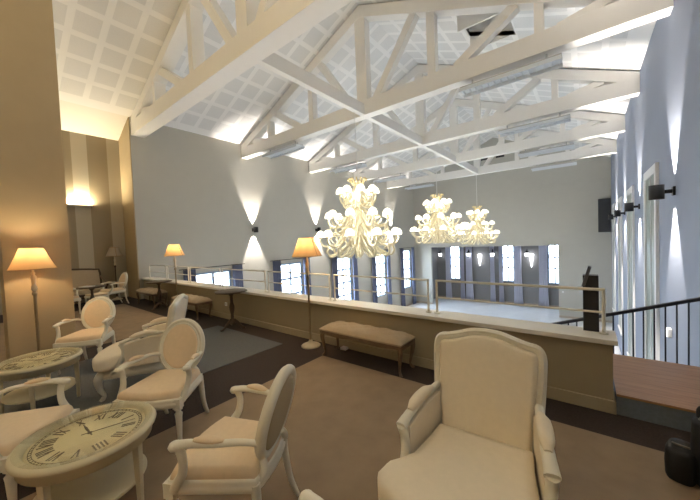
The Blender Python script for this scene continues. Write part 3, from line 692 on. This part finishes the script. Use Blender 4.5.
# ------------------------------------------------------------------ floor lamps
def make_lamp(lit=True):
    t = thing('floor_lamp', '', 'floor lamp')
    MB().lathe([(.145, 0), (.148, .012), (.13, .028), (.07, .045), (.035, .07), (.02, .10)], seg=28).build('base', M_lampw, t)
    MB().lathe([(.015, .09), (.016, 1.02), (.022, 1.03), (.030, 1.05), (.018, 1.07), (.016, 1.09)], seg=14).build('pole', M_brass if lit else M_dark, t)
    MB().lathe([(.016, 1.085), (.028, 1.10), (.032, 1.13), (.020, 1.17), (.027, 1.24), (.030, 1.27), (.016, 1.30), (.022, 1.32), (.012, 1.34), (.012, 1.45)], seg=16).build('turned_stem', M_lampw, t)
    sh = MB(); seg = 48; prof = [(.225, 1.375), (.19, 1.455), (.15, 1.55), (.112, 1.655)]
    rs = [[(r * math.cos(2*PI*k/seg) * (1 + .008 * (k % 2)), r * math.sin(2*PI*k/seg) * (1 + .008 * (k % 2)), z) for k in range(seg)] for r, z in prof]
    sh.rings(rs, caps=False)
    s_ = sh.build('lamp_shade', M_shade if lit else M_off, t)
    tr_ = MB()
    for r, z in ((.226, 1.377), (.113, 1.654)): tr_.tube([(r * math.cos(2*PI*k/40), r * math.sin(2*PI*k/40), z) for k in range(40)], .005, 6, True)
    tr_.tube([(.226, 0, 1.376), (.113, 0, 1.655)], .006, 6)
    tr_.build('shade_trim', M_pleat, s_)
    MB().lathe([(.012, 1.45), (.02, 1.47), (.028, 1.50), (.022, 1.53), (.005, 1.545)], seg=14).build('bulb', mat('lamp_bulb', (1, .9, .7), .4, emit=(6 if lit else 0), ecol=(1, .75, .42)) if lit else M_white, t)
    if lit:
        l = bpy.data.lights.new('lamp_glow', 'POINT'); l.energy = LAMP_W; l.color = (1.0, .72, .40); l.shadow_soft_size = .035
        o = bpy.data.objects.new('lamp_glow', l); COL.objects.link(o); o.parent = t; o.location = (0, 0, 1.57)
    return t
GL = 'floor lamps with cone shades'
lp = make_lamp(); lp.location = (-3.33, 3.17, 0); tag(lp, 'lit brass floor lamp between the tufted bench and the parapet table', None, GL)
dup(lp, (-5.73, .52, .006), 2.9, 'lit floor lamp with cone shade standing before the tan pier', GL)
dup(lp, (-8.04, 3.17, 0), .5, 'lit floor lamp between the two far benches along the parapet', GL)
dup(lp, (.62, -1.3, .006), .5, 'added floor lamp, unseen behind the viewpoint, towards the stair wall', GL)  # out of view, added to light the bergere from behind the camera
dup(lp, (-1.75, -1.5, .006), 1.5, 'added floor lamp, unseen behind the viewpoint, towards the pier', GL)  # second unseen lamp, added to brighten the oval chairs and clock table
lo = make_lamp(False); lo.location = (-11.72, 2.86, 0); tag(lo, 'unlit floor lamp against the striped wall behind the profile chair', None, GL)

# uplight on the striped wall; its out-of-view copies are added lounge fill
def make_uplight():
    t = thing('uplight', '', 'wall light')
    MB().box(-.32, .32, -.13, -.115, 0, .05).box(-.32, .32, -.13, 0, 0, .012).box(-.32, -.31, -.13, 0, .012, .05).box(.31, .32, -.13, 0, .012, .05).build('trough', M_coping, t)
    MB().tube([(-.29, -.06, .03), (.29, -.06, .03)], .013, 8).build('tube', M_upl, t)
    l = bpy.data.lights.new('uplight_glow', 'AREA'); l.shape = 'RECTANGLE'; l.size = .56; l.size_y = .06; l.energy = UPLIGHT; l.color = (1.0, .83, .54)
    o = bpy.data.objects.new('uplight_glow', l); COL.objects.link(o); o.parent = t; o.location = (0, -.06, .052); o.rotation_euler = (PI, 0, 0)
    return t
ul = make_uplight(); ul.location = (-12.05, 2.13, 2.93); ul.rotation_euler = (0, 0, PI / 2); tag(ul, 'glowing white trough uplight on the striped wall above the sofa', None, 'trough uplights')
dup(ul, (XR, .4, 2.6), -PI / 2, 'added fill uplight, unseen, on the stair-side wall of the lounge')  # added out of view to lift the near armchairs softly via the ceiling
for k, x in enumerate((-8.5, -5.5, -2.5, .0)):
    dup(ul, (x, -3.5, 2.6), PI, 'added fill uplight, unseen, on the lounge back wall, %s from the stair-side wall' % ['fourth', 'third', 'second', 'first'][k], 'trough uplights')  # unseen row added to fill the lounge with warm bounced light

# ------------------------------------------------------------------ benches
def make_bench(L=1.26, D=.36):
    t = thing('tufted_bench', '', 'bench'); hx, hy = L / 2, D / 2
    r = MB(); N = 24
    def edge(z, k=1.0):
        o = []
        for i in range(N): u = -hx + L * i / N; o.append((u * k, -hy * k, z + .018 * math.cos(2 * PI * i / N) ** 2 * (1 if z < .34 else 0)))
        for i in range(6): o.append((hx * k, (-hy + D * i / 6) * k, z))
        for i in range(N): u = hx - L * i / N; o.append((u * k, hy * k, z + .018 * math.cos(2 * PI * i / N) ** 2 * (1 if z < .34 else 0)))
        for i in range(6): o.append((-hx * k, (hy - D * i / 6) * k, z))
        return o
    r.rings([edge(.30), edge(.36)]); r.build('apron', M_bench, t)
    nx, ny = 60, 18; vs = []; fs = []
    def top(u, v):
        ex = 1 - abs(u) ** 6; ey = 1 - abs(v) ** 4; h = .075 * (max(0, ex) ** .5) * (max(0, ey) ** .5)
        gx = (u * hx) / .125; gy = (v * hy) / .11
        d = abs(math.sin(PI * (gx + gy) / 2 * 1.0)) * abs(math.sin(PI * (gx - gy) / 2))
        return .375 + h * (.72 + .28 * d ** .5)
    for j in range(ny + 1):
        for i in range(nx + 1): u, v = i / nx * 2 - 1, j / ny * 2 - 1; vs.append((u * hx * 1.01, v * hy * 1.02, top(u, v)))
    for j in range(ny):
        for i in range(nx): a = j * (nx + 1) + i; fs.append((a, a + 1, a + nx + 2, a + nx + 1))
    s = MB().add(vs, fs, True); s.rings([edge(.355, 1.0), edge(.365, 1.015), edge(.378, 1.012)], caps=True); s.build('cushion', M_bfab, t)
    for sx in (-1, 1):
        for sy in (-1, 1):
            x, y = sx * (hx - .04), sy * (hy - .04)
            q = bez([(x, y, .35), (x + sx*.02, y + sy*.018, .27), (x - sx*.002, y, .12), (x - sx*.008, y - sy*.006, .05), (x + sx*.022, y + sy*.018, 0)], 5)
            MB().tube(q, lerps([.03, .032, .018, .014, .02], len(q)), 8).build('leg', M_bench, t)
    return t
GBN = 'benches along the parapet'
bn = make_bench(); bn.location = (-2.29, 3.14, .0075); tag(bn, 'tufted taupe bench with dark cabriole legs beside the lit lamp, behind the bergere', None, GBN)
dup(bn, (-7.22, 3.14, 0), 0, 'taupe bench between the two parapet lamps and the dark table', GBN)
dup(bn, (-9.66, 3.145, 0), 0, 'taupe bench at the far end of the parapet under the dark pedestal table edge', GBN)

# dark pedestal tables
def make_pedestal(r=.30, h=.72):
    t = thing('pedestal_table', '', 'side table')
    MB().lathe([(.0005, h - .028), (r - .02, h - .028), (r, h - .018), (r, h - .004), (r - .008, h), (.0005, h)], seg=8).build('tabletop', M_dark, t)
    MB().lathe([(.05, .10), (.055, .14), (.03, .18), (.026, .28), (.045, .36), (.050, .42), (.028, .50), (.026, .62), (.06, .665), (.13, .69)], seg=18).build('column', M_dark, t)
    for k in range(3):
        a = 2*PI*k/3 + .6; c, s = math.cos(a), math.sin(a); q = bez([(.03, 0, .17), (.10, 0, .12), (.19, 0, .035), (.25, 0, .018)], 5)
        MB().tube([(p.x*c, p.x*s, p.z) for p in q], lerps([.028, .024, .018, .018], len(q)), 8).build('leg', M_dark, t)
    return t
GP = 'dark pedestal tables'
pt = make_pedestal(); pt.location = (-5.28, 3.03, .009); tag(pt, 'dark wooden pedestal table with faceted top by the parapet, between bench and lit lamp', None, GP)
dup(pt, (-8.72, 3.02, 0), .3, 'dark pedestal table between the far bench and the far lit lamp', GP)
dup(pt, (-9.35, 1.80, .009), .2, 'dark pedestal table in front of the wooden-armed sofa', GP)
pap = MB().box(-.13, .13, -.09, .09, 0, .012).build('booklet', M_paper); pap.location = (-9.38, 1.72, .729); pap.rotation_euler = (0, 0, .5); tag(pap, 'white booklet lying on the dark table before the sofa', 'booklet')

# sofa against the striped wall
sf = thing('sofa', 'brown-framed taupe sofa with curved arms against the striped wall', 'sofa', (-11.58, 1.72, 0), PI / 2)
L = .80
MB().box(-L, L, -.34, .36, .22, .34).build('seat_rail', M_dark, sf, .01)
MB().box(-L + .04, L - .04, -.34, .26, .34, .46).build('seat_cushion', M_bfab, sf, .03)
MB().prism([(-L + .03, .24, .44), (L - .03, .24, .44), (L - .03, .40, .97), (0, .41, 1.02), (-L + .03, .40, .97)], (0, .07, 0)).build('backrest', M_bfab, sf, .02)
MB().tube(bez([(-L, .28, .45), (-L, .40, .93), (-L + .12, .42, 1.0), (0, .43, 1.05), (L - .12, .42, 1.0), (L, .40, .93), (L, .28, .45)], 8), .026, 8).build('back_frame', M_dark, sf)
for s in (-1, 1):
    MB().tube(bez([(s*L, .38, .80), (s*(L + .02), .20, .72), (s*(L + .03), -.06, .64), (s*(L + .03), -.26, .62), (s*(L + .02), -.30, .56), (s*L, -.24, .45), (s*L, -.28, .28)], 5), .026, 8).build('armrest', M_dark, sf)
    for yy in (-.29, .31): MB().tube([(s*(L - .05), yy, .24), (s*(L - .04), yy, .0)], [.03, .018], 8).build('leg', M_dark, sf)
# white stool before the sofa
ws = thing('stool', 'small white-framed stool between the dark table and the sofa', 'stool', (-10.2, 2.05, .006), .2)
MB().box(-.22, .22, -.18, .18, .34, .39).build('seat_rail', M_wchair, ws, .008)
MB().box(-.21, .21, -.17, .17, .39, .44).build('cushion', M_peach, ws, .02)
for sx in (-1, 1):
    for sy in (-1, 1): MB().tube([(sx*.195, sy*.155, .36), (sx*.19, sy*.15, 0)], [.022, .014], 8).build('leg', M_wchair, ws)

# ------------------------------------------------------------------ small things
# black box with a tilted cap on the coping
bb = thing('black_pillar_box', 'narrow black box with tilted grey-edged cap on the coping behind the rail', 'equipment box', (.026, 3.585, .66))
MB().box(-.058, .058, -.05, .06, 0, .52).build('body', M_black, bb, .004)
MB().bar((-.055, -.02, .42), (-.005, -.01, .60), (.013, 0, -.004), (0, .055, 0)).build('cap', mat('grey_plastic', (.10, .10, .11), .4), bb, .003)
# dark speaker on the end wall
sp = thing('wall_speaker', 'dark rectangular speaker high on the end wall by the stair-side wall', 'speaker', (.92, YE, 2.38))
MB().box(-.38, .16, -.24, -.05, -.93, .95).build('cabinet', mat('dark_speaker', (.035, .035, .038), .6), sp, .02)
MB().box(-.36, .14, -.25, -.24, -.91, .93).build('grille', mat('speaker_cloth', (.05, .05, .052), .9), sp)
MB().box(-.12, .0, -.06, 0, -.2, .2).build('bracket', M_black, sp)
for x, lab in ((-5.54, 'small dark vent high on the end wall nearer the long wall'), (-4.52, 'small dark vent high on the end wall nearer the stair-side wall')):
    v = thing('wall_vent', lab, 'vent', (x, YE, 6.89)); MB().box(-.26, .26, -.03, 0, -.16, .16).build('frame', M_pane_dark, v)
    MB().box(-.23, .23, -.036, -.03, -.13, .13).build('grille', M_black, v)
def socket(loc, rz, lab):
    t = thing('wall_socket', lab, 'socket', loc, rz); MB().box(-.04, .04, -.012, 0, -.04, .04).build('plate', M_white, t, .003); MB().lathe([(.0005, -.0005), (.02, -.0005), (.02, .001), (.0005, .001)], seg=14).build('outlet', M_fluob, t, 0, 0, (0, -.0125, 0), (PI/2, 0, 0))
socket((-6.12, YP, .32), 0, 'small white socket on the parapet by the dark pedestal table')
socket((-1.17, YE, -2.15), 0, 'white socket on the end wall beside the stage opening')
o = MB().box(-.05, .05, -.04, .04, 0, .035).build('floor_socket', M_white, None, .008); o.location = (-2.80, 3.33, 0); tag(o, 'white floor socket box under the tufted bench', 'socket')
ws2 = thing('bright_wall_box', 'small bright white box low on the blue-grey wall behind the balusters', 'wall light', (XR, 7.30, -.2))
MB().box(-.06, 0, -.06, .06, -.08, .08).build('housing', M_white, ws2, .02)
MB().box(-.07, -.06, -.04, .04, -.06, .06).build('lens', M_lit, ws2)  # small emissive plate on the front of the white box

# lanterns and pale sconces on the stage wall
def make_lantern():
    t = thing('wall_lantern', '', 'wall light')
    MB().lathe([(.03, .38), (.04, .34), (.12, .25), (.19, .19), (.19, .17), (.0005, .17)], seg=6).build('cap', M_black, t)
    MB().lathe([(.10, -.10), (.15, .17)], seg=6).build('glass', M_lit, t)
    MB().lathe([(.02, -.2), (.06, -.15), (.11, -.11), (.11, -.09), (.0005, -.09)], seg=6).build('base', M_black, t)
    MB().tube(bez([(0, .20, .05), (0, .20, .35), (0, .10, .46), (0, 0, .38)], 5), .018, 8).build('bracket', M_black, t)
    return t
ln = make_lantern(); ll = ['lit lantern on the stage wall nearest the long wall', 'lit lantern on the stage wall second from the long wall', 'lit lantern on the stage wall just before the middle window', 'lit lantern on the stage wall between the middle and last windows']
for k, x in enumerate((-9.86, -7.51, -5.72, -3.40)):
    if k == 0: ln.location = (x, YB - .42, -.05); tag(ln, ll[0], None, 'stage lanterns')
    else: dup(ln, (x, YB - .42, -.05), 0, ll[k], 'stage lanterns')
def make_drop():
    t = thing('pale_sconce', '', 'wall light')
    MB().lathe([(.004, -.75), (.05, -.55), (.09, -.2), (.13, .10), (.16, .2), (.10, .22), (.0005, .22)], seg=14).build('drop', M_lit, t); MB().box(-.05, .05, .05, .16, .05, .2).build('wall_plate', M_white, t); return t
dr = make_drop(); dr.location = (-6.72, YB - .16, -.2); tag(dr, 'tall pale drop-shaped sconce on the stage wall between second and third lanterns', None, 'pale stage sconces')
dup(dr, (-3.15, YB - .16, -.2), 0, 'tall pale drop-shaped sconce on the stage wall next to the fourth lantern', 'pale stage sconces')

# black bag at the frame edge
bgz = thing('camera_bag', 'black nylon bag with grey-edged handle on the beige carpet', 'bag', (.66, 2.70, .007), -.30)
def soft(x0, x1, y0, y1, z0, z1, e=.05):
    rs = []; n = 28
    for k, z in ((.90, z0), (1.0, z0 + e * .5), (1.04, (z0 + z1) / 2), (1.0, z1 - e * .6), (.88, z1 - .1 * e), (.5, z1), (.05, z1 + .004)):
        ring = []
        for i in range(n):
            a = 2 * PI * i / n; c, s = math.cos(a), math.sin(a); q = 3.2
            rr = (abs(c) ** q + abs(s) ** q) ** (-1 / q); ring.append(((x0 + x1)/2 + c*rr*k*(x1 - x0)/2, (y0 + y1)/2 + s*rr*k*(y1 - y0)/2, z))
        rs.append(ring)
    return MB().rings(rs)
soft(-.16, .20, -.10, .14, 0, .41).build('body', M_bag, bgz)
soft(-.27, -.13, -.12, .08, 0, .20, .04).build('side_pocket', M_bag, bgz)
MB().tube(bez([(-.24, -.02, .20), (-.22, -.06, .218), (-.19, -.06, .218), (-.15, -.03, .205)], 5), .006, 6).build('pocket_zip', M_strap, bgz)
MB().tube(bez([(-.12, -.02, .40), (-.08, -.06, .46), (.02, -.09, .42), (.10, -.11, .33)], 6), .014, 8).build('strap', M_strap, bgz)
MB().tube(bez([(-.13, .02, .38), (-.11, .02, .47), (.06, .02, .48), (.12, .02, .38)], 6), .016, 8).build('handle', M_bag, bgz)
